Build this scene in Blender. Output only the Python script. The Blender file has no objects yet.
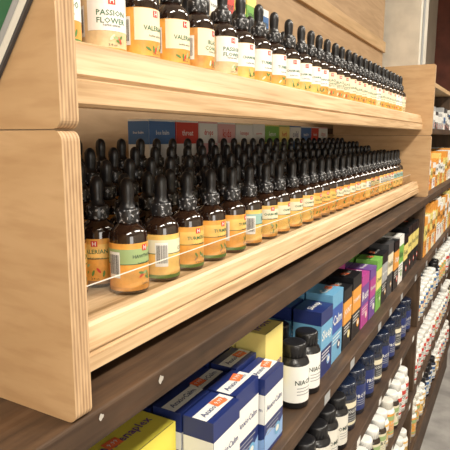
import bpy, math, random
from mathutils import Vector, Matrix
random.seed(7)
scene = bpy.context.scene
COL = scene.collection
B = 1.197      # top of brown shelf
CAMZ = 1.4

# ------------------------------------------------------------ materials
MATS = {}
def mat(name, col, rough=0.5, spec=0.5, metal=0.0, coat=0.0, noise=0.0, nscale=60.0):
    if name in MATS: return MATS[name]
    m = bpy.data.materials.new(name); m.use_nodes = True
    nt = m.node_tree; b = nt.nodes['Principled BSDF']
    c = (col[0], col[1], col[2], 1)
    b.inputs['Base Color'].default_value = c
    b.inputs['Roughness'].default_value = rough
    b.inputs['Specular IOR Level'].default_value = spec
    b.inputs['Metallic'].default_value = metal
    b.inputs['Coat Weight'].default_value = coat
    if noise > 0:
        tc = nt.nodes.new('ShaderNodeTexCoord'); n = nt.nodes.new('ShaderNodeTexNoise')
        n.inputs['Scale'].default_value = nscale; n.inputs['Detail'].default_value = 4
        r = nt.nodes.new('ShaderNodeValToRGB')
        r.color_ramp.elements[0].position = .35; r.color_ramp.elements[1].position = .65
        r.color_ramp.elements[0].color = tuple(max(0, x*(1-noise)) for x in col)+(1,)
        r.color_ramp.elements[1].color = tuple(min(1, x*(1+noise)) for x in col)+(1,)
        nt.links.new(tc.outputs['Object'], n.inputs['Vector'])
        nt.links.new(n.outputs['Fac'], r.inputs['Fac'])
        nt.links.new(r.outputs['Color'], b.inputs['Base Color'])
    MATS[name] = m
    return m

def wood(name, c1, c2, scale, rough=0.45, bump=0.15, dist=1.5, contrast=(.3,.7), coat=0.0, blotch=0.0, fine=0.0):
    m = bpy.data.materials.new(name); m.use_nodes = True
    nt = m.node_tree; N = nt.nodes; L = nt.links; b = N['Principled BSDF']
    tc = N.new('ShaderNodeTexCoord'); mp = N.new('ShaderNodeMapping')
    mp.inputs['Scale'].default_value = scale
    L.new(tc.outputs['Object'], mp.inputs['Vector'])
    n = N.new('ShaderNodeTexNoise'); n.inputs['Scale'].default_value = 1.0
    n.inputs['Detail'].default_value = 8; n.inputs['Distortion'].default_value = dist
    L.new(mp.outputs['Vector'], n.inputs['Vector'])
    r = N.new('ShaderNodeValToRGB')
    r.color_ramp.elements[0].position = contrast[0]; r.color_ramp.elements[1].position = contrast[1]
    r.color_ramp.elements[0].color = c1+(1,); r.color_ramp.elements[1].color = c2+(1,)
    L.new(n.outputs['Fac'], r.inputs['Fac'])
    out = r.outputs['Color']
    def mult(out, fac, sc, lo, p0, p1, det=5):
        n2 = N.new('ShaderNodeTexNoise'); n2.inputs['Scale'].default_value = 1; n2.inputs['Detail'].default_value = det
        mp2 = N.new('ShaderNodeMapping'); mp2.inputs['Scale'].default_value = sc
        L.new(tc.outputs['Object'], mp2.inputs[0]); L.new(mp2.outputs[0], n2.inputs['Vector'])
        mx = N.new('ShaderNodeMix'); mx.data_type = 'RGBA'; mx.blend_type = 'MULTIPLY'
        mx.inputs[0].default_value = fac
        L.new(out, mx.inputs[6])
        r2 = N.new('ShaderNodeValToRGB'); r2.color_ramp.elements[0].position=p0; r2.color_ramp.elements[1].position=p1
        r2.color_ramp.elements[0].color=lo+(1,); r2.color_ramp.elements[1].color=(1,1,1,1)
        L.new(n2.outputs['Fac'], r2.inputs['Fac']); L.new(r2.outputs['Color'], mx.inputs[7])
        return mx.outputs[2]
    if blotch > 0: out = mult(out, blotch, (14,14,14), (.35,.33,.3), .35, .65)
    if fine > 0: out = mult(out, fine, tuple(v*4 for v in scale), (.62,.50,.38), .38, .52, 3)
    L.new(out, b.inputs['Base Color'])
    b.inputs['Roughness'].default_value = rough
    b.inputs['Coat Weight'].default_value = coat
    bp = N.new('ShaderNodeBump'); bp.inputs['Strength'].default_value = bump; bp.inputs['Distance'].default_value = .001
    L.new(n.outputs['Fac'], bp.inputs['Height']); L.new(bp.outputs['Normal'], b.inputs['Normal'])
    MATS[name] = m
    return m

wood('ply_face', (.50,.31,.155), (.62,.41,.225), (4,4,22), rough=.5, bump=.05, contrast=(.3,.75), fine=.22)
wood('pine_rail', (.50,.33,.175), (.72,.53,.33), (60,2.0,60), rough=.45, bump=.08, fine=.45)
wood('pine_back', (.40,.26,.13), (.56,.38,.21), (40,2,40), rough=.55)
wood('back_panel_wood', (.34,.22,.12), (.46,.31,.18), (5,3,30), rough=.6)
wood('brown_shelf', (.040,.021,.011), (.115,.062,.031), (45,2.5,45), rough=.6, bump=.4, blotch=.65, fine=.5)
wood('brown_upright', (.05,.028,.015), (.13,.075,.04), (40,40,2.5), rough=.55, bump=.3, blotch=.5)

def ply_edge():
    m = bpy.data.materials.new('ply_edge'); m.use_nodes = True
    nt = m.node_tree; N = nt.nodes; L = nt.links; b = N['Principled BSDF']
    tc = N.new('ShaderNodeTexCoord'); sp = N.new('ShaderNodeSeparateXYZ')
    L.new(tc.outputs['Object'], sp.inputs[0])
    mu = N.new('ShaderNodeMath'); mu.operation = 'MULTIPLY'; mu.inputs[1].default_value = 2*math.pi/.0030
    L.new(sp.outputs['Y'], mu.inputs[0])
    sn = N.new('ShaderNodeMath'); sn.operation = 'SINE'; L.new(mu.outputs[0], sn.inputs[0])
    n = N.new('ShaderNodeTexNoise'); n.inputs['Scale'].default_value = 1
    n.inputs['Detail'].default_value = 6
    mp = N.new('ShaderNodeMapping'); mp.inputs['Scale'].default_value = (90,300,45)
    L.new(tc.outputs['Object'], mp.inputs[0]); L.new(mp.outputs[0], n.inputs['Vector'])
    ad = N.new('ShaderNodeMath'); ad.operation='MULTIPLY_ADD'; ad.inputs[1].default_value=.25; ad.inputs[2].default_value=0
    L.new(sn.outputs[0], ad.inputs[0])
    ad2 = N.new('ShaderNodeMath'); ad2.operation='ADD'; L.new(ad.outputs[0],ad2.inputs[0]); L.new(n.outputs['Fac'],ad2.inputs[1])
    r = N.new('ShaderNodeValToRGB')
    r.color_ramp.elements[0].position=.15; r.color_ramp.elements[0].color=(.28,.165,.085,1)
    r.color_ramp.elements[1].position=.80; r.color_ramp.elements[1].color=(.55,.37,.21,1)
    L.new(ad2.outputs[0], r.inputs['Fac']); L.new(r.outputs['Color'], b.inputs['Base Color'])
    b.inputs['Roughness'].default_value=.65
    MATS['ply_edge']=m
ply_edge()

def seal_mat():
    m = bpy.data.materials.new('cap_seal'); m.use_nodes = True
    nt = m.node_tree; N = nt.nodes; L = nt.links; b = N['Principled BSDF']
    tc = N.new('ShaderNodeTexCoord'); n = N.new('ShaderNodeTexNoise')
    n.inputs['Scale'].default_value=1; n.inputs['Detail'].default_value=2
    mp = N.new('ShaderNodeMapping'); mp.inputs['Scale'].default_value=(380,380,330)
    L.new(tc.outputs['Object'], mp.inputs[0]); L.new(mp.outputs[0], n.inputs['Vector'])
    r = N.new('ShaderNodeValToRGB')
    r.color_ramp.elements[0].position=.60; r.color_ramp.elements[0].color=(.012,.012,.014,1)
    r.color_ramp.elements[1].position=.66; r.color_ramp.elements[1].color=(.40,.40,.42,1)
    L.new(n.outputs['Fac'], r.inputs['Fac']); L.new(r.outputs['Color'], b.inputs['Base Color'])
    b.inputs['Roughness'].default_value=.3
    MATS['cap_seal']=m
seal_mat()

mat('amber_glass', (.018,.008,.005), rough=.07, spec=.7, coat=.5)
mat('rubber', (.010,.010,.012), rough=.36)
mat('cap_black', (.010,.010,.011), rough=.3)
mat('lab_orange', (.76,.36,.07), rough=.4, noise=.18, nscale=70)
mat('lab_yellow', (.80,.50,.14), rough=.4, noise=.15, nscale=70)
mat('lab_amber', (.62,.29,.07), rough=.4, noise=.2, nscale=90)
mat('lab_tan', (.70,.53,.30), rough=.45, noise=.15, nscale=70)
mat('white', (.80,.80,.77), rough=.45)
mat('offwhite', (.72,.70,.63), rough=.5)
mat('fleck', (.42,.39,.35), rough=.5)
mat('black', (.012,.012,.014), rough=.3)
mat('ink', (.03,.05,.04), rough=.5)
mat('ink_green', (.02,.13,.06), rough=.5)
mat('leaf', (.10,.22,.05), rough=.5)
mat('red', (.58,.05,.035), rough=.45)
mat('orange_sticker', (.93,.19,.06), rough=.5)
mat('lab_green', (.32,.44,.20), rough=.45)
mat('lab_blue', (.06,.16,.38), rough=.4)
mat('lab_teal', (.30,.48,.44), rough=.45)
mat('lab_cream', (.76,.70,.52), rough=.45)
mat('navy', (.018,.032,.15), rough=.3)
mat('blue', (.03,.09,.38), rough=.3)
mat('skyblue', (.26,.42,.70), rough=.35)
mat('lightblue', (.15,.38,.60), rough=.35)
mat('purple', (.16,.07,.30), rough=.35)
mat('magenta', (.44,.06,.28), rough=.35)
mat('green', (.18,.42,.08), rough=.4)
mat('yellow', (.78,.68,.09), rough=.35)
mat('yellow2', (.82,.69,.22), rough=.35)
mat('orange', (.76,.33,.06), rough=.4)
mat('pink', (.74,.42,.42), rough=.4)
mat('brownbox', (.36,.20,.09), rough=.5)
mat('dkblue_plastic', (.010,.018,.045), rough=.22, coat=.3)
mat('gray', (.35,.36,.37), rough=.5)
mat('darkgray', (.06,.06,.065), rough=.4)
mat('cream_wall', (.62,.57,.48), rough=.8, noise=.05, nscale=5)
mat('pillar_white', (.70,.66,.58), rough=.7, noise=.08, nscale=12)
mat('redbrown', (.16,.045,.028), rough=.6, noise=.3, nscale=6)
mat('ceiling_m', (.75,.74,.70), rough=.9)
mat('floor_m', (.30,.29,.28), rough=.5, noise=.25, nscale=8)

def acrylic():
    m = bpy.data.materials.new('acrylic'); m.use_nodes=True
    nt=m.node_tree; N=nt.nodes; L=nt.links
    N.remove(N['Principled BSDF']); o=N['Material Output']
    t=N.new('ShaderNodeBsdfTransparent'); t.inputs[0].default_value=(.96,.98,.98,1)
    g=N.new('ShaderNodeBsdfGlossy'); g.inputs['Roughness'].default_value=.12
    x=N.new('ShaderNodeMixShader'); x.inputs[0].default_value=.18
    L.new(t.outputs[0],x.inputs[1]); L.new(g.outputs[0],x.inputs[2])
    L.new(x.outputs[0],o.inputs['Surface']); MATS['acrylic']=m
acrylic()
def emis(name,col,s):
    m=bpy.data.materials.new(name); m.use_nodes=True; b=m.node_tree.nodes['Principled BSDF']
    b.inputs['Emission Color'].default_value=col+(1,); b.inputs['Emission Strength'].default_value=s
    MATS[name]=m
emis('tube_glow',(1,.95,.86),6)

# ------------------------------------------------------------ text cache
TX = {}
def text_mesh(s):
    if s in TX: return TX[s]
    cu = bpy.data.curves.new('t','FONT'); cu.body = s; cu.resolution_u = 1; cu.offset=.012
    cu.align_x='CENTER'
    ob = bpy.data.objects.new('t', cu); COL.objects.link(ob)
    bpy.context.view_layer.update()
    dg = bpy.context.evaluated_depsgraph_get()
    me = bpy.data.meshes.new_from_object(ob.evaluated_get(dg))
    vs = [(v.co.x, v.co.y) for v in me.vertices]; fs = [tuple(p.vertices) for p in me.polygons]
    bpy.data.objects.remove(ob); bpy.data.meshes.remove(me); bpy.data.curves.remove(cu)
    if vs:
        x0=min(v[0] for v in vs); x1=max(v[0] for v in vs); y0=min(v[1] for v in vs); y1=max(v[1] for v in vs)
        w=x1-x0; cx=(x0+x1)/2; cy=(y0+y1)/2
        vs=[((a-cx)/w,(b-cy)/w) for a,b in vs]
        asp=(y1-y0)/w
    else: asp=1
    TX[s]=(vs,fs,asp); return TX[s]

class MB:
    def __init__(s): s.v=[]; s.f=[]; s.m=[]; s.sm=[]
    def face(s, pts, m, smooth=False):
        i=len(s.v); s.v+= [tuple(p) for p in pts]; s.f.append(tuple(range(i,i+len(pts)))); s.m.append(m); s.sm.append(smooth)
    def box(s,x0,x1,y0,y1,z0,z1,m):
        i=len(s.v)
        s.v+=[(x0,y0,z0),(x1,y0,z0),(x1,y1,z0),(x0,y1,z0),(x0,y0,z1),(x1,y0,z1),(x1,y1,z1),(x0,y1,z1)]
        for f in [(0,3,2,1),(4,5,6,7),(0,1,5,4),(1,2,6,5),(2,3,7,6),(3,0,4,7)]:
            s.f.append(tuple(i+k for k in f)); s.m.append(m); s.sm.append(False)
    def lathe(s, prof, seg=20, c=(0,0,0)):
        base=len(s.v)
        for r,z,_ in prof:
            for k in range(seg):
                a=2*math.pi*k/seg
                s.v.append((c[0]+r*math.cos(a), c[1]+r*math.sin(a), c[2]+z))
        for j in range(len(prof)-1):
            for k in range(seg):
                k2=(k+1)%seg
                s.f.append((base+j*seg+k, base+j*seg+k2, base+(j+1)*seg+k2, base+(j+1)*seg+k))
                s.m.append(prof[j][2]); s.sm.append(True)
        s.f.append(tuple(base+(seg-1-k) for k in range(seg))); s.m.append(prof[0][2]); s.sm.append(False)
        t=base+(len(prof)-1)*seg
        s.f.append(tuple(t+k for k in range(seg))); s.m.append(prof[-1][2]); s.sm.append(False)
    def cyl(s, r,a0,a1,z0,z1,m,seg=10,c=(0,0)):
        i=len(s.v)
        for k in range(seg+1):
            a=a0+(a1-a0)*k/seg
            s.v.append((c[0]+r*math.cos(a),c[1]+r*math.sin(a),z0)); s.v.append((c[0]+r*math.cos(a),c[1]+r*math.sin(a),z1))
        for k in range(seg):
            s.f.append((i+2*k,i+2*k+2,i+2*k+3,i+2*k+1)); s.m.append(m); s.sm.append(True)
    def text(s, st, w, fn, m, maxh=None):
        vs,fs,asp=text_mesh(st)
        if not vs: return
        hs=1.0
        if maxh and asp*w>maxh: hs=maxh/(asp*w)
        if hs<.75: w*=hs/.75; hs=.75
        i=len(s.v)
        s.v+=[fn(a*w,b*w*hs) for a,b in vs]
        for f in fs: s.f.append(tuple(i+k for k in f)); s.m.append(m); s.sm.append(False)
    def add(s,o,loc=(0,0,0),rz=0):
        i=len(s.v); c=math.cos(rz); n=math.sin(rz)
        s.v+=[(x*c-y*n+loc[0], x*n+y*c+loc[1], z+loc[2]) for x,y,z in o.v]
        s.f+=[tuple(i+k for k in f) for f in o.f]; s.m+=o.m; s.sm+=o.sm
    def mesh(s,name):
        me=bpy.data.meshes.new(name); me.from_pydata(s.v,[],s.f)
        names=[]
        for k in s.m:
            if k not in names: names.append(k)
        for k in names: me.materials.append(MATS[k])
        ix={k:i for i,k in enumerate(names)}
        me.polygons.foreach_set('material_index',[ix[k] for k in s.m])
        me.polygons.foreach_set('use_smooth',s.sm)
        me.update(); return me
    def obj(s,name,parent=None,loc=(0,0,0),bevel=0):
        o=bpy.data.objects.new(name,s.mesh(name)); COL.objects.link(o); o.location=loc
        if parent: o.parent=parent
        if bevel:
            md=o.modifiers.new('b','BEVEL'); md.width=bevel; md.segments=2; md.limit_method='ANGLE'; md.angle_limit=.8
        return o
def empty(name, loc=(0,0,0)):
    e=bpy.data.objects.new(name,None); COL.objects.link(e); e.location=loc; e.empty_display_size=.05; return e

# ------------------------------------------------------------ room
def slab(name,x0,x1,y0,y1,z0,z1,m):
    b=MB(); b.box(x0,x1,y0,y1,z0,z1,m); return b.obj(name)
slab('floor',-.75,2.6,-2.2,6.2,-.05,0,'floor_m')
slab('ceiling',-.75,2.6,-2.2,6.2,2.9,2.95,'ceiling_m')
slab('wall_left',-.75,-.60,-2.2,6.2,0,2.9,'cream_wall')
slab('wall_right',2.5,2.6,-2.2,6.2,0,2.9,'cream_wall')
slab('wall_back',-.6,2.5,6.1,6.2,0,2.9,'redbrown')
slab('wall_front',-.6,2.5,-2.2,-2.1,0,2.9,'cream_wall')
b=MB(); b.box(-.56,-.30,3.35,3.6,0,2.9,'pillar_white'); b.box(-.575,-.285,3.33,3.615,0,.12,'pillar_white')
b.box(-.30,-.292,3.40,3.44,1.3,2.6,'gray')
b.obj('structural_column',bevel=.006)

# ------------------------------------------------------------ shelving unit
su=empty('wooden_shelving_unit')
T=.026
SH=[(B,0.0),(CAMZ-.43,.006),(CAMZ-.68,-.008),(CAMZ-.93,-.004),(.22,0.0)]
Y0,Y1=-.55,3.3
def board(nm,x0,x1,y0,y1,z0,z1,m='brown_shelf',bev=.002):
    b=MB(); b.box(x0,x1,y0,y1,z0,z1,m); return b.obj(nm,su,bevel=bev)
for i,(z,xf) in enumerate(SH):
    board(f'shelf_board_{i+1}',-.50,xf,Y0,Y1,z-T,z)
board('back_board',-.52,-.50,Y0,Y1,.05,B,'brown_shelf')
board('upper_back_board',-.52,-.50,Y0,Y1,B,B+1.05,'back_panel_wood')
board('upper_back_batten',-.50,-.485,Y0,Y1,B+.70,B+.76,'pine_back')
for k,y in enumerate((Y0-.03,1.905,Y1)):
    for j in range(4):
        zt=SH[j][0]-T; zb=SH[j+1][0]
        board(f'upright_{k}_{j}',-.50,-.010,y,y+.028,zb,zt,'brown_upright')
board('raised_shelf_1',-.50,-.03,1.96,Y1,B+.215,B+.235,'brown_shelf')
board('raised_shelf_2',-.50,-.10,1.96,Y1,B+.43,B+.45,'pine_back')
board('raised_side',-.50,-.06,Y1-.02,Y1,B+.0,B+.43,'brown_upright')
board('kick_board',-.03,-.02,Y0,Y1,0,.194,'brown_shelf')
pf=MB()
for (y,z,r) in [(.348,-.008,.0030),(.272,-.006,.0022)]:
    pts=[(.0007,y+r*math.cos(a)*(1+.25*math.sin(2*a+1)),B+z+r*1.2*math.sin(a)*(1+.3*math.cos(3*a))) for a in [2*math.pi*k/16 for k in range(16)]]
    pf.face(pts,'fleck')
pf.obj('paint_flecks',su)

# ------------------------------------------------------------ display racks
RH=.207
RY0,RY1=.247,1.90
def rounded_panel(h,depth,th,r):
    pts=[]
    def arc(cx,cz,a0,a1):
        for k in range(7):
            a=a0+(a1-a0)*k/6; pts.append((cx+r*math.cos(a),cz+r*math.sin(a)))
    arc(-r,r,-math.pi/2,0); arc(-r,h-r,0,math.pi/2)
    arc(-depth+r,h-r,math.pi/2,math.pi); arc(-depth+r,r,math.pi,1.5*math.pi)
    b=MB(); n=len(pts)
    b.face([(x,0,z) for x,z in pts],'ply_face'); b.face([(x,th,z) for x,z in reversed(pts)],'ply_face')
    for i in range(n):
        j=(i+1)%n
        b.face([(pts[i][0],0,pts[i][1]),(pts[i][0],th,pts[i][1]),(pts[j][0],th,pts[j][1]),(pts[j][0],0,pts[j][1])],'ply_edge')
    return b
def steps(fl): return [(-.100,fl),(-.148,fl),(-.196,fl+.014),(-.244,fl+.028),(-.292,fl+.040)]
def rack(z0,name,H,zb,zt,fl,guard):
    e=empty(name,(0,0,z0))
    TH=.0165
    rounded_panel(H,.34,TH,.007).obj('end_panel_near',e,(0,RY0,0.0003),bevel=.0010)
    rounded_panel(H,.34,TH,.007).obj('end_panel_far',e,(0,RY1-TH,0.0003),bevel=.0010)
    ya,yb=RY0+TH,RY1-TH
    X=-.030; zm=zb+(zt-zb)*.42
    prof=[(X-.003,zb),(X,zb+.002),(X,zm-.002),(X-.004,zm),(X-.004,zm+.0015),(X-.001,zm+.003),(X-.006,zt-.003),(X-.009,zt),(X-.020,zt),(X-.020,zb)]
    b=MB(); n=len(prof)
    b.face([(x,ya,z) for x,z in prof],'pine_rail'); b.face([(x,yb,z) for x,z in reversed(prof)],'pine_rail')
    for i in range(n):
        j=(i+1)%n
        b.face([(prof[i][0],ya,prof[i][1]),(prof[i][0],yb,prof[i][1]),(prof[j][0],yb,prof[j][1]),(prof[j][0],ya,prof[j][1])],'pine_rail')
    b.obj('front_rail',e)
    b=MB(); b.box(-.33,-.0505,ya,yb,fl-.010,fl-.001,'pine_rail')
    for i,(x,z) in enumerate(steps(fl)):
        if z>fl: b.box(x-.0235,x+.0235,ya,yb,fl-.001,z-.001,'pine_back')
    b.obj('stepped_floor',e)
    b=MB(); b.box(-.338,-.330,ya,yb,fl-.010,fl+.06,'pine_back'); b.obj('back_rail',e)
    if guard:
        b=MB(); b.face([(-.060,ya,fl),(-.060,yb,fl),(-.060,yb,fl+.036),(-.060,ya,fl+.036)],'acrylic'); b.obj('clear_guard',e)
        b=MB(); b.box(-.0606,-.0594,ya,yb,fl+.036,fl+.0368,'offwhite'); b.obj('clear_guard_edge',e)
    return e
FL1,FL2=.038,.070
Z_UP=B+RH+.001
r1=rack(B,'wooden_display_rack',RH,.012,.052,FL1,True)
r2=rack(Z_UP,'wooden_display_rack',.232,.018,.067,FL2,False)

# ------------------------------------------------------------ dropper bottles
NP=16
def bottle_proto(i):
    rnd=random.Random(i*13+5)
    R=.0208
    A='amber_glass'; C='cap_black'; S='cap_seal'; Rb='rubber'
    prof=[(R-.003,0,A),(R-.0006,.0012,A),(R,.003,A),(R,.060,A),(R-.0008,.0645,A),(R-.0035,.0685,A),(R-.0085,.0725,A),(.0105,.0745,A),(.0098,.0755,C),
          (.0122,.0757,S),(.0124,.0765,S),(.0121,.0885,S),(.0112,.0900,C),(.0085,.0905,Rb),(.0083,.0930,Rb),(.0070,.0945,Rb),(.0068,.098,Rb),
          (.0072,.104,Rb),(.0076,.110,Rb),(.0072,.116,Rb),(.0055,.1200,Rb),(.0028,.1222,Rb),(.0008,.1228,Rb)]
    b=MB(); b.lathe(prof,22)
    up = i>=NP; j=i%NP
    base=['lab_orange','lab_yellow','lab_orange','lab_amber','lab_yellow','lab_orange','lab_tan','lab_orange'][j%8]
    b.cyl(R+.0002,-2.7,2.7,.004,.055,base,24)
    head=['lab_yellow','lab_cream','lab_green','lab_tan','lab_teal','lab_yellow','lab_blue','offwhite','lab_orange','lab_cream','lab_green','lab_tan','offwhite','lab_yellow','lab_amber','lab_cream'][j]
    r2_=R+.0004; r3=R+.0006; r4=R+.0008
    b.cyl(r2_,-2.7,2.7,.004,.008,['lab_amber','leaf','brownbox','lab_amber','lab_amber','brownbox'][j%6],24)
    if up: b.cyl(r2_,-1.15,1.15,.023,.0545,'white' if i%3 else 'lab_cream',14); hz=.036
    else:
        b.cyl(r2_,-2.7,2.7,.033,.049,head,24); hz=.0415
        b.cyl(r3,-2.7,2.7,.0325,.0332,'ink_green',24)
    name=['ECHINACEA','CAPS\nCOMFORT','GINGER','MILK\nTHISTLE','NETTLE','VALERIAN','PASSION\nFLOWER','GINKGO','OREGANO','CHAMOMILE','HAWTHORN','BLACK\nCOHOSH','ELDER\nBERRY','TURMERIC','LICORICE','SKULLCAP'][j]
    ink='white' if head in('lab_blue','lab_amber') and not up else ('ink_green' if i%2 or up else 'ink')
    f=lambda zc,r:(lambda s,t:(r*math.cos(s/r),r*math.sin(s/r),zc+t))
    b.text(name,.030,f(hz-.0005,r3),ink,maxh=.012)
    b.text('herbal extract',.018,f(hz-.0080,r3),'ink',maxh=.0025)
    b.cyl(r3,-.17,.17,.0465,.0530,'red',3)
    b.text('H',.004,f(.0498,r4),'white')
    for k in range(5):
        a=rnd.uniform(-.55,.55); z=rnd.uniform(.012,.025 if not up else .019)
        pts=[]
        th=rnd.uniform(0,3.1)
        for q in range(8):
            t=2*math.pi*q/8; u=.0038*math.cos(t); v=.0014*math.sin(t)
            uu=u*math.cos(th)-v*math.sin(th); vv=u*math.sin(th)+v*math.cos(th)
            rr=R+.0005; pts.append((rr*math.cos(a+uu/rr),rr*math.sin(a+uu/rr),z+vv))
        b.face(pts,['leaf','lab_green','red','lab_cream','brownbox'][(j+k)%5] if k<3 else 'leaf')
    b.text('2 fl oz',.009,f(.0105,r3),'ink',maxh=.002)
    a0=-2.05; a1=-1.35
    b.cyl(r3,a0,a1,.018,.046,'white',6)
    a=a0+.06; 
    while a<a1-.08:
        w=rnd.choice([.012,.02,.03]); b.cyl(r4,a,a+w,.022,.043,'black',1); a+=w+rnd.choice([.015,.03])
    for k in range(7):
        b.cyl(r3,1.20,1.95,.046-k*.005,.047-k*.005,'brownbox',3)
    return b.mesh(f'dropper_bottle_mesh_{i}')
PRO=[bottle_proto(i) for i in range(2*NP)]
def fill(z0,name,up,fl):
    e=empty(name,(0,0,z0))
    k=0
    for r,(x,z) in enumerate(steps(fl)):
        y=.432-.058*2+ (0 if r==0 else .023*(r%2)) 
        while y-.021<RY0+.0195: y+=.058 if r==0 else .05
        if r==0: y=.432-(.088 if up else 0)
        kind=random.randrange(NP)
        while y<RY1-.040:
            if random.random()<.5: kind=random.randrange(NP)
            me=PRO[kind+(NP if up else 0)]
            o=bpy.data.objects.new(f'dropper_bottle_{k}',me); COL.objects.link(o); o.parent=e
            o.location=(x+random.uniform(-.001,.001),y+random.uniform(-.002,.002),z)
            if r>0 and random.random()<.35 : ang=random.uniform(-1.6,1.0)
            elif r==0 and not up and k in(1,5): ang=.75
            else: ang=random.uniform(-.6,.15)
            o.rotation_euler=(0,0,ang); k+=1
            y+= (.0475 if r else (.058 if y<.9 else .050))
    return e
fill(B,'dropper_bottles',False,FL1)
fill(Z_UP,'dropper_bottles',True,FL2)

# ------------------------------------------------------------ boxes
def pbox(name,x1,y0,w,d,h,z,base,band=None,text=None,tcol='white',sticker=False,top=None,toptext=None,band2=None,parent=None,mb=None,rz=0,tpos=.61,art=None,tw=.84):
    b=MB(); b.box(-d,0,0,w,0,h,base)
    e=.0003
    lo,hi=(.42,.80) if tpos<.7 else (.60,.97)
    if band:
        b.face([(e,0,h*lo),(e,w,h*lo),(e,w,h*hi),(e,0,h*hi)],band)
        b.face([(-d,-e,h*lo),(0,-e,h*lo),(0,-e,h*hi),(-d,-e,h*hi)],band)
    if band2:
        n=8
        up=[(e,w*k/n,h*(.26+.05*math.sin(2.2*math.pi*k/n))) for k in range(n+1)]
        b.face([(e,0,h*.05)]+[(e,w,h*.05)]+up[::-1],band2)
        up=[(-d+d*k/n,-e,h*(.24+.04*math.sin(2*math.pi*k/n))) for k in range(n+1)]
        b.face([(-d,-e,h*.05),(0,-e,h*.05)]+up[::-1],band2)
    if art:
        cy=w*.68; cz=h*.20; r=min(w,h)*.15
        b.face([(2.5*e,cy+r*math.cos(t),cz+r*math.sin(t)) for t in [2*math.pi*q/14 for q in range(14)]],art)
        b.face([(2.8*e,cy+r*.6*math.cos(t),cz+r*.5*math.sin(t)) for t in [2*math.pi*q/10 for q in range(10)]],'offwhite')
    if top:
        b.face([(-d*.70,0,h+e),(-d*.22,0,h+e),(-d*.22,w,h+e),(-d*.70,w,h+e)],top)
    # carton flap seam
    b.box(-.0012,-.0006,w*.04,w*.96,h,h+.00025,'darkgray' if base in('white','yellow','yellow2') else base)
    if text:
        b.text(text,w*tw,lambda s,t:(2*e,w/2+s,h*tpos+t),tcol,maxh=h*.2)
        b.text(text,d*tw,lambda s,t:(-d/2+s,-2*e,h*tpos+t),tcol,maxh=h*.2)
    for k in range(3):
        zz=h*(.36-.05*k); ww=w*(.75-.12*k)
        b.face([(2*e,w*.1,zz),(2*e,w*.1+ww,zz),(2*e,w*.1+ww,zz+h*.014),(2*e,w*.1,zz+h*.014)],tcol if not band2 else 'gray')
    if toptext:
        b.text(toptext,w*.8,lambda s,t:(-d*.46-t,w/2+s,h+2*e),tcol if not top else ('navy' if top=='white' else 'white'),maxh=d*.3)
    if sticker:
        sx=-d*random.uniform(.45,.6); sy=w*random.uniform(.25,.75)
        q=random.uniform(-.3,.3); c,s_=math.cos(q),math.sin(q)
        P=lambda a,bb:(sx+a*c-bb*s_,sy+a*s_+bb*c,h+3*e)
        b.face([P(-.007,-.010),P(.007,-.010),P(.007,.010),P(-.007,.010)],'orange_sticker')
        b.text('9.99',.014,lambda s,t:(sx-t,sy+s,h+4*e),'white')
    if mb is not None: mb.add(b,(x1,y0,z),rz); return
    o=b.obj(name,parent,(x1,y0,z)); o.rotation_euler[2]=rz; return o
Z2=SH[1][0]; Z3=SH[2][0]
pbox('supplement_box',-.055,.350,.098,.062,.112,Z2,'yellow',None,'Adrenaplex','purple',True,None,'Adrenaplex',band2='purple')
pbox('supplement_box',-.122,.350,.098,.055,.112,Z2,'yellow',None,'Adrenaplex','purple',True,None,'Adrenaplex')
pbox('supplement_box',-.055,.248,.098,.062,.112,Z2,'yellow',None,'Adrenaplex','purple',True,None,'Adrenaplex')
for ci,y in enumerate((.455,.522,.589)):
    for ri in range(4):
        pbox('supplement_box',-.008-.044*ri-(.007 if ci==1 else 0)-random.uniform(0,.002),y,.063,.040,.118-(.006 if (ci+ri)%3==2 else 0),Z2,'navy','white' ,'AnxioCalm','navy',(ri+ci)%3!=1 or ri==0,'white','AnxioCalm',band2='skyblue',art='lightblue',rz=random.uniform(-.02,.02))
for ri in range(3):
    pbox('supplement_box',-.040-.052*ri,.658,.064,.050,.145,Z2,'yellow2',None,'Tri-Iron','purple',ri==1,None,'Iron',band2='white',art='lab_green')
for ri in range(3):
    pbox('supplement_box',-.095-.05*ri,.726,.055,.048,.145,Z2,'yellow2' if ri==0 else 'navy',None,'Herbal','purple' if ri==0 else 'white',False,None,'Herbal')
def pill(R,h,body,cap,label,txt='VITAMIN',ink='ink',z0=.18,z1=.72,stripe=None,wide=False):
    b=MB(); cr=R*(.78 if not wide else .97); sh=h*.78
    b.lathe([(R-.003,0,body),(R,.002,body),(R,sh-.010,body),(R-.002,sh-.004,body),(cr-.002,sh,body),(cr-.002,sh+.001,cap),(cr,sh+.0012,cap),(cr,h-.002,cap),(cr-.0018,h,cap),(cr*.6,h-.0004,cap)],22)
    for k in range(22):
        a=2*math.pi*k/22
        b.cyl(cr+.0004,a-.05,a+.05,sh+.003,h-.004,cap,1)
    if label:
        b.cyl(R+.0003,-2.6,2.6,h*z0*.6,h*z1*.95,label,20)
        f=lambda zc,r:(lambda s,t:(r*math.cos(s/r),r*math.sin(s/r),zc+t))
        if stripe:
            b.cyl(R+.0005,-2.6,2.6,h*.50,h*.62,stripe,20)
            b.cyl(R+.0005,-2.6,2.6,h*.14,h*.20,stripe,20)
        b.text(txt,R*1.5,f(h*.43,R+.0007),ink,maxh=h*.1)
        for k in range(3): b.cyl(R+.0006,-.6,.5,h*(.33-.05*k),h*(.345-.05*k),'gray',5)
    return b
bp=pill(.0245,.106,'black','black','white','NIACIN')
for (x,y) in [(-.030,.748),(-.030,.803),(-.086,.812)]:
    bb=MB(); bb.add(bp,(0,0,0),random.uniform(-.6,-.1)); bb.obj('pill_bottle',None,(x,y,Z2))
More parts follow.
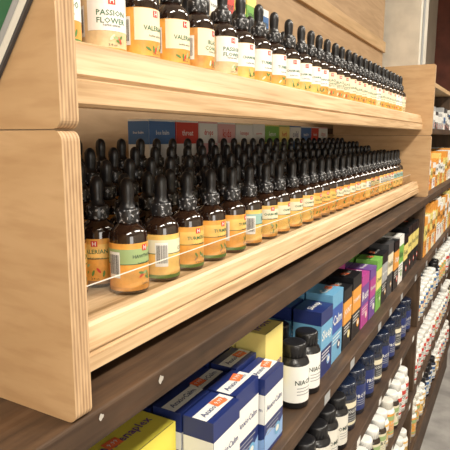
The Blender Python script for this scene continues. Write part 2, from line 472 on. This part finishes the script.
cols=[('navy','lightblue','Sleep','white','skyblue'),('lightblue','blue','Calm','white','navy'),('black','orange','JOINT','white','yellow2'),('black','orange','TURMERIC','white','orange'),
      ('magenta','purple','Rest','white','pink'),('purple','magenta','Women','white','white'),('green','yellow2','Greens','ink','lab_green'),('black','gray','Mushroom','white','brownbox'),
      ('darkgray','lab_cream','Reishi','ink','brownbox'),('black','orange','Chaga','white','red'),('white','green','Aloe','ink','green'),('black','yellow2','Focus','ink','red')]
ys=.845; k=0
while ys<1.86:
    w=random.choice([.060,.066,.070])
    if ys+w>1.895: break
    c=cols[min(k,len(cols)-1)]; h=random.uniform(.120,.14) if k<7 else random.uniform(.13,.155)
    for ri in range(3):
        pbox('supplement_box',-.018-.058*ri-random.uniform(0,.003),ys,w-.003,.053,h+(.012*ri if k%3==1 else 0),Z2,c[0],c[1],c[2],c[3],random.random()<.3,'white' if k%3==0 and ri==1 else None,c[2],art=c[4],rz=random.uniform(-.015,.015))
    ys+=w+.004; k+=1
bk=MB()
yy=.30
while yy<1.8:
    w=random.uniform(.05,.09)
    pbox('',-.30,yy,w-.003,.08,random.uniform(.13,.19),Z2,random.choice(['navy','darkgray','purple','black','brownbox','white','blue']),None,'Herb','white',mb=bk)
    yy+=w
bk.obj('row_of_supplement_boxes')

bq=pill(.029,.118,'black','black','offwhite','OMEGA')
for (x,y) in [(-.050,.86),(-.048,.925),(-.052,.99),(-.05,1.055),(-.115,.90),(-.115,.965),(-.115,1.03)]:
    bb=MB(); bb.add(bq,(0,0,0),random.uniform(-.6,-.1)); bb.obj('pill_bottle',None,(x,y,Z3))
jar=pill(.036,.116,'dkblue_plastic','dkblue_plastic','navy','PROTEIN','white',wide=True)
jar2=pill(.036,.116,'dkblue_plastic','dkblue_plastic','darkgray','COLLAGEN','white',wide=True,stripe='lab_cream')
for i,y in enumerate((1.14,1.225,1.32,1.41,1.50,1.59,1.68,1.77,1.855)):
    bb=MB(); bb.add(jar if i%3 else jar2,(0,0,0),random.uniform(-.6,0)); bb.obj('supplement_jar',None,(-.062,y,Z3))

# ------------------------------------------------------------ lower shelves masses
def rowmass(name,z,xs,y0,y1,protos,sp):
    m=MB()
    for x in xs:
        y=y0
        p=random.choice(protos)
        while y<y1:
            if random.random()<.4: p=random.choice(protos)
            m.add(p,(x+random.uniform(-.004,.004),y,z),random.uniform(-.7,.2)); y+=sp
    return m.obj(name)
WP=[pill(.027,.118,'white','white','offwhite','CALCIUM','ink_green',stripe='lab_green'),
    pill(.027,.110,'white','white','lab_yellow','VIT C','ink',stripe='white'),
    pill(.027,.125,'white','white','white','ZINC','ink',stripe='red'),
    pill(.027,.118,'amber_glass','white','lab_cream','IRON','ink',stripe='lab_green'),
    pill(.027,.105,'white','white','lab_cream','B-12','red',stripe='lab_blue'),
    pill(.026,.118,'dkblue_plastic','black','white','MSM','ink',stripe='lab_blue'),
    pill(.027,.120,'white','offwhite','lab_orange','C-1000','white',stripe='lab_green')]
rowmass('row_of_pill_bottles',SH[3][0],(-.040,-.102),.9,1.87,WP,.061)
rowmass('row_of_pill_bottles',SH[4][0],(-.036,-.098),1.0,1.87,WP[:3]+WP[4:5],.062)
def boxmass(name,z,x,y0,y1,cols,hmin,hmax,rows=2,wmin=.05,wmax=.09):
    m=MB()
    for r in range(rows):
        y=y0
        while True:
            w=random.uniform(wmin,wmax)
            if y+w>y1: break
            c=random.choice(cols)
            pbox('',x-.075*r,y,w-.004,.07,random.uniform(hmin,hmax),z,c[0],c[1],c[2],'ink' if c[0] in('white','yellow2','lab_cream','orange') else 'white',mb=m,art='red')
            y+=w
    return m.obj(name)
warm=[('yellow2','white','Tea','x'),('orange','white','Honey','x'),('lab_cream','orange','Balm','x'),('white','orange','Soap','x'),('orange','yellow2','Chai','x')]
boxmass('row_of_product_boxes',B,-.03,1.95,3.2,warm,.10,.15)
boxmass('row_of_product_boxes',B+.235,-.06,1.98,3.2,[('gray','white','Oil','x'),('white','lab_blue','Salt','x'),('darkgray','white','Clay','x')],.06,.12)
boxmass('row_of_product_boxes',SH[1][0],-.01,1.95,3.2,warm,.12,.19)
rowmass('row_of_pill_bottles',SH[2][0],(-.04,-.10),1.98,3.2,WP,.062)
rowmass('row_of_pill_bottles',SH[3][0],(-.04,-.10),1.98,3.2,WP,.062)
rowmass('row_of_pill_bottles',SH[4][0],(-.04,),1.98,3.2,WP,.062)

# boxes behind lower rack bottles
bc=[('white','lab_blue','bee balm','white'),('white','red','throat','white'),('pink','white','drops','red'),('white','pink','kids','red'),('lab_cream','white','lozenges','red'),('white','white','peppermint','red'),('yellow2','green','lemon','white'),('lab_green','yellow2','herb','red'),('lab_blue','white','cold','navy')]
m=MB(); y=.80; k=0
while y<1.80:
    w=random.uniform(.07,.10); c=bc[k%len(bc)]; k+=1
    for l in range(2):
        pbox('',-.352,y,w-.004,.05,.118,B+.1185*l,c[0],c[1],c[2],c[3],mb=m,tpos=.79,art='red',tw=.5)
    y+=w
m.obj('row_of_remedy_boxes')
lw=MB(); lw.box(-.50,-.36,.9,1.9,B+.44,B+.455,'pine_back'); lw.obj('ledge_board',su)
m=MB(); y=.92
while y<1.35:
    w=random.uniform(.05,.08); c=random.choice(bc)
    pbox('',-.38,y,w-.006,.06,random.uniform(.07,.11),B+.455,c[0],c[1],c[2],'ink',mb=m); y+=w
m.obj('row_of_small_boxes')

m=MB()
for z,xf in SH[1:4]:
    y=.8
    while y<3.2:
        m.face([(xf+.0005,y,z-.022),(xf+.0005,y+.03,z-.022),(xf+.0005,y+.03,z-.004),(xf+.0005,y,z-.004)],'white' if z<Z2 else 'gray'); y+=random.uniform(.12,.3)
m.obj('price_tags')

# sign card taped on near end panel
b=MB()
W,H=.10,.14
b.box(-W,0,-.0025,0,0,H,'darkgray')
b.face([(-W+.002,-.0027,.002),(-.002,-.0027,.002),(-.002,-.0027,H-.002),(-W+.002,-.0027,H-.002)],'offwhite')
b.face([(-W+.008,-.0029,.008),(-.008,-.0029,.008),(-.008,-.0029,H-.008),(-W+.008,-.0029,H-.008)],'gray')
b.face([(-W+.012,-.0031,.012),(-.013,-.0031,.012),(-.013,-.0031,H-.012),(-W+.012,-.0031,H-.012)],'ink_green')
b.text('SALE',.06,lambda s,t:(-.05+s,-.0033,.08+t),'white')
o=b.obj('sign_card',None,(-.046-.019,RY0-.0005,CAMZ+.044-.018)); o.rotation_euler[1]=math.radians(38)

# ------------------------------------------------------------ lights
def light(name,loc,sx,sy,p,col=(1,.92,.79),rot=(0,0,0)):
    L=bpy.data.lights.new(name,'AREA'); L.shape='RECTANGLE'; L.size=sx; L.size_y=sy; L.energy=p; L.color=col
    o=bpy.data.objects.new(name,L); COL.objects.link(o); o.location=loc; o.rotation_euler=rot; return o
for k,(x,y) in enumerate(((1.0,-.7),(1.0,1.3),(1.0,3.3))):
    b=MB(); b.box(-.16,.16,-.62,.62,.03,.09,'white'); b.box(-.14,.14,-.6,.6,.02,.03,'tube_glow')
    b.obj('ceiling_lamp',None,(x,y,2.79))
    light(f'ceiling_light_{k}',(x,y,2.79),.3,1.2,(50,46,42)[k])
light('aisle_fill_light',(2.3,-.9,1.5),1.3,1.2,27,(1,.96,.90),(0,math.radians(90),math.radians(-35)))  # added fill lamp, brightens the stock under the shelves; the room has no window

w=bpy.data.worlds.new('World'); scene.world=w; w.use_nodes=True
w.node_tree.nodes['Background'].inputs[0].default_value=(.9,.92,1,1); w.node_tree.nodes['Background'].inputs[1].default_value=.3

# ------------------------------------------------------------ camera
cam=bpy.data.cameras.new('Camera'); cam.lens=520/450*36; cam.sensor_width=36; cam.clip_start=.01
co=bpy.data.objects.new('Camera',cam); COL.objects.link(co)
psi=math.atan2(295,527.4); p=math.atan2(88,520)
Fh=Vector((-math.sin(psi),math.cos(psi),0)); Rt=Vector((math.cos(psi),math.sin(psi),0)); Z=Vector((0,0,1))
F=Fh*math.cos(p)-Z*math.sin(p); U=Fh*math.sin(p)+Z*math.cos(p)
M=Matrix((( Rt.x,U.x,-F.x,.26),(Rt.y,U.y,-F.y,0),(Rt.z,U.z,-F.z,CAMZ),(0,0,0,1)))
co.matrix_world=M
scene.camera=co
scene.view_settings.view_transform='Standard'
